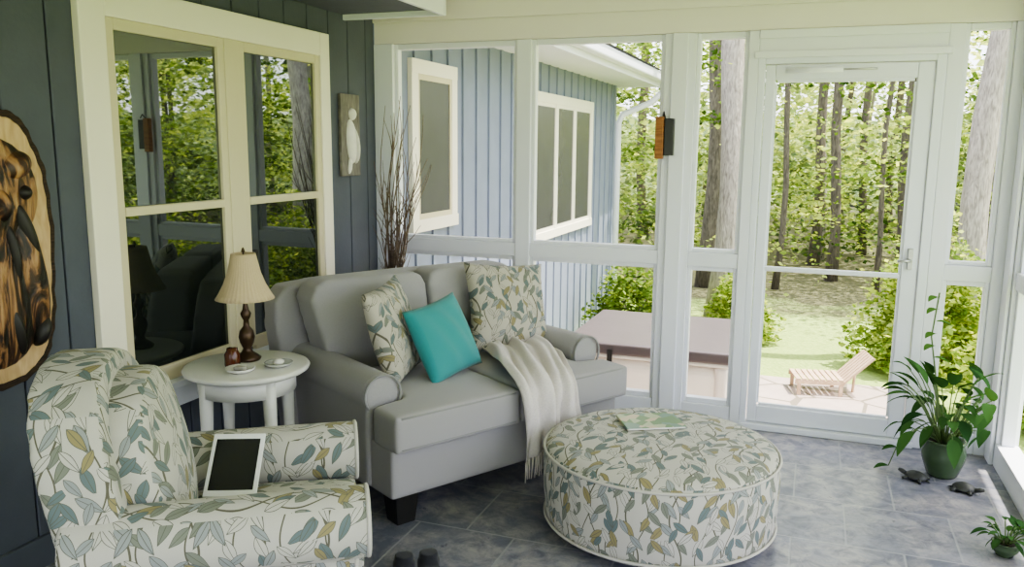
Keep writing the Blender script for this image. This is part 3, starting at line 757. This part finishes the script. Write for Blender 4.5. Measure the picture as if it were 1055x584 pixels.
# ------------------------------------------------------------ potted plants
def big_leaf(P0,dirv,L,wd,droop,geo,cols,k):
    n=8; d=Vector(dirv).normalized(); side=d.cross(Vector((0,0,1)))
    if side.length<.1: side=Vector((1,0,0))
    side.normalize(); p=Vector(P0); base=len(geo[0])
    for i in range(n+1):
        t=i/n; w=wd*math.sin(math.pi*min(1,t*.96+.04)**.75)**.9 if t<1 else .001
        up=side.cross(d).normalized()
        geo[0].append(p-side*w+up*w*.25); geo[0].append(p); geo[0].append(p+side*w+up*w*.25)
        for _ in range(3): cols.append((k[0],k[1],k[2],1))
        if i<n:
            a=base+i*3; geo[1].append((a,a+1,a+4,a+3)); geo[1].append((a+1,a+2,a+5,a+4))
        d=(d+Vector((0,0,-droop/n))).normalized(); p=p+d*(L/n)
STEM=paint('plant_stem',(.10,.16,.05))
def potted(name,loc,potr,poth,nl,hmin,hmax,spread,L,wd,xmax=9,ymax=9,vine=False):
    g=group(name,loc)
    lathe('pot',[(0,0),(potr*.62,0),(potr*.7,.01),(potr*.95,poth*.45),(potr,poth*.65),(potr*.88,poth*.86),(potr*.98,poth*.95),(potr*1.0,poth),(potr*.88,poth),(potr*.8,poth*.86),(0,poth*.86)],POT,g,40)
    lathe('soil',[(0,poth*.87),(potr*.8,poth*.885),(0,poth*.89)],SOIL,g,24)
    geo=([],[]);cols=[];st=[]
    for i in range(nl):
        a=i*2.4+random.uniform(-.3,.3); hh=poth+hmin+(hmax-hmin)*random.random(); rr=spread*random.uniform(.3,1)
        ex=max(-9,min(xmax,math.cos(a)*rr)); ey=min(ymax,math.sin(a)*rr)
        p0=Vector((math.cos(a)*potr*.3,math.sin(a)*potr*.3,poth*.87)); p2=Vector((ex,ey,hh)); p1=(p0+p2)/2+Vector((0,0,hmax*.3))
        pts=[p0.lerp(p1,t).lerp(p1.lerp(p2,t),t) for t in (0,.2,.4,.6,.8,1)]
        st.append(tube_geo(pts,.0028,5))
        d=(pts[-1]-pts[-2]).normalized()+Vector((0,0,random.uniform(-.4,.3)))
        if p2.x>xmax*.6: d.x=-abs(d.x)*.3
        if p2.y>ymax*.6: d.y=-abs(d.y)*.3
        v=random.random(); k=(.022+.05*v,.06+.10*v,.022+.03*v)
        big_leaf(p2,d,L*random.uniform(.7,1.2),wd*random.uniform(.8,1.2),random.uniform(.5,1.4),geo,cols,k)
    if vine:
        pts=[(.0,.02,.15),(-.04,.10,.4),(-.08,.15,.65),(-.06,.17,.87)]
        st.append(tube_geo(pts,.004,6))
        for i in range(6):
            z=.55+i*.06
            big_leaf((-.065,.13+.01*i*.5,z),(math.cos(i*2.1),-abs(math.sin(i*2.1))*.5-.1,.2),.08,.024,.9,geo,cols,(.09,.19,.05))
        pts=[(-.03,0,.17),(-.14,-.01,.22),(-.21,-.02,.12),(-.24,-.02,.02)]
        st.append(tube_geo(pts,.003,5))
        for i,p in enumerate(pts[1:]): big_leaf(p,(-.6,-.3,.2),.08,.022,.8,geo,cols,(.04,.10,.03))
    V,F=merge(st); mobj('stems',V,F,STEM,g,True)
    o=mobj('foliage',geo[0],geo[1],PLEAF,g,True); set_col(o.data,cols)
    return g
potted('potted_peace_lily',(.67,4.31,0),.10,.185,60,.03,.30,.25,.13,.028,.17,.20,True)
TUR=paint('dark_stone',(.04,.042,.04),.5,.4,30,.3,bscale=60)
def turtle(loc,rz,s=1):
    g=group('turtle_figurine',loc,rz)
    V=[];F=[];nu,nv=20,8
    for j in range(nv+1):
        ph=math.pi/2*j/nv
        for i in range(nu):
            t=2*math.pi*i/nu; V.append((.065*s*math.cos(t)*math.cos(ph),.05*s*math.sin(t)*math.cos(ph),.012*s+.042*s*math.sin(ph)))
    for j in range(nv):
        for i in range(nu): F.append((j*nu+i,j*nu+(i+1)%nu,(j+1)*nu+(i+1)%nu,(j+1)*nu+i))
    F.append(tuple(range(nu))[::-1])
    mobj('shell',V,F,TUR,g,True)
    tube('head',[(.055*s,0,.018*s),(.085*s,0,.03*s),(.105*s,0,.035*s)],[.012*s,.014*s,.009*s],TUR,g,10)
    for i,(a,b_) in enumerate(((.045,.045),(.045,-.045),(-.045,.045),(-.045,-.045))):
        tube('leg_%d'%i,[(a*s*.7,b_*s*.7,.015*s),(a*s*1.2,b_*s*1.25,.0085*s)],[.013*s,.008*s],TUR,g,8)
    tube('tail',[(-.06*s,0,.012*s),(-.085*s,0,.006*s)],[.007*s,.002*s],TUR,g,6)
turtle((.545,4.20,0),2.6,.8); turtle((.74,4.13,0),-.4,.8)
potted('small_potted_succulent',(.79,3.50,0),.05,.055,26,.0,.06,.08,.06,.013,.06)
g=group('black_slippers',(-1.27,2.52,0),math.radians(35))
SL=fabric('black_felt',(.012,.013,.018),200)
for i,x in enumerate((-.046,.046)):
    soft('slipper_%d'%(i+1),[cyl_geo((x,.06,.02),.042,.04,'z'),cyl_geo((x,-.07,.02),.036,.04,'z'),box_geo(x-.036,x+.036,-.07,.06,0,.035),cyl_geo((x,.055,.045),.036,.05,'z')],SL,g,.007,5)

# ------------------------------------------------------------ light
w=bpy.data.worlds.new('sky'); C.scene.world=w; w.use_nodes=True; nt=w.node_tree
bg=nt.nodes['Background']; sky=nt.nodes.new('ShaderNodeTexSky')
try:
    sky.sky_type='NISHITA'; sky.sun_disc=False; sky.sun_elevation=math.radians(60); sky.sun_rotation=math.radians(75); sky.dust_density=2.5; sky.air_density=1.0
except Exception: pass
mx=nt.nodes.new('ShaderNodeMix'); mx.data_type='RGBA'; mx.inputs[0].default_value=.6
nt.links.new(sky.outputs[0],mx.inputs[6]); mx.inputs[7].default_value=(6.6,6.6,7.1,1)
nt.links.new(mx.outputs[2],bg.inputs[0]); bg.inputs[1].default_value=.80
s=bpy.data.lights.new('sun','SUN'); s.energy=15; s.angle=.01; s.color=(1,.94,.82)
so=bpy.data.objects.new('sun',s); COL.objects.link(so)
so.rotation_euler=Vector((.35,.10,.93)).to_track_quat('Z','Y').to_euler(); so.location=(5,5,12)
try: C.scene.view_settings.look='AgX - Medium High Contrast'
except Exception: pass
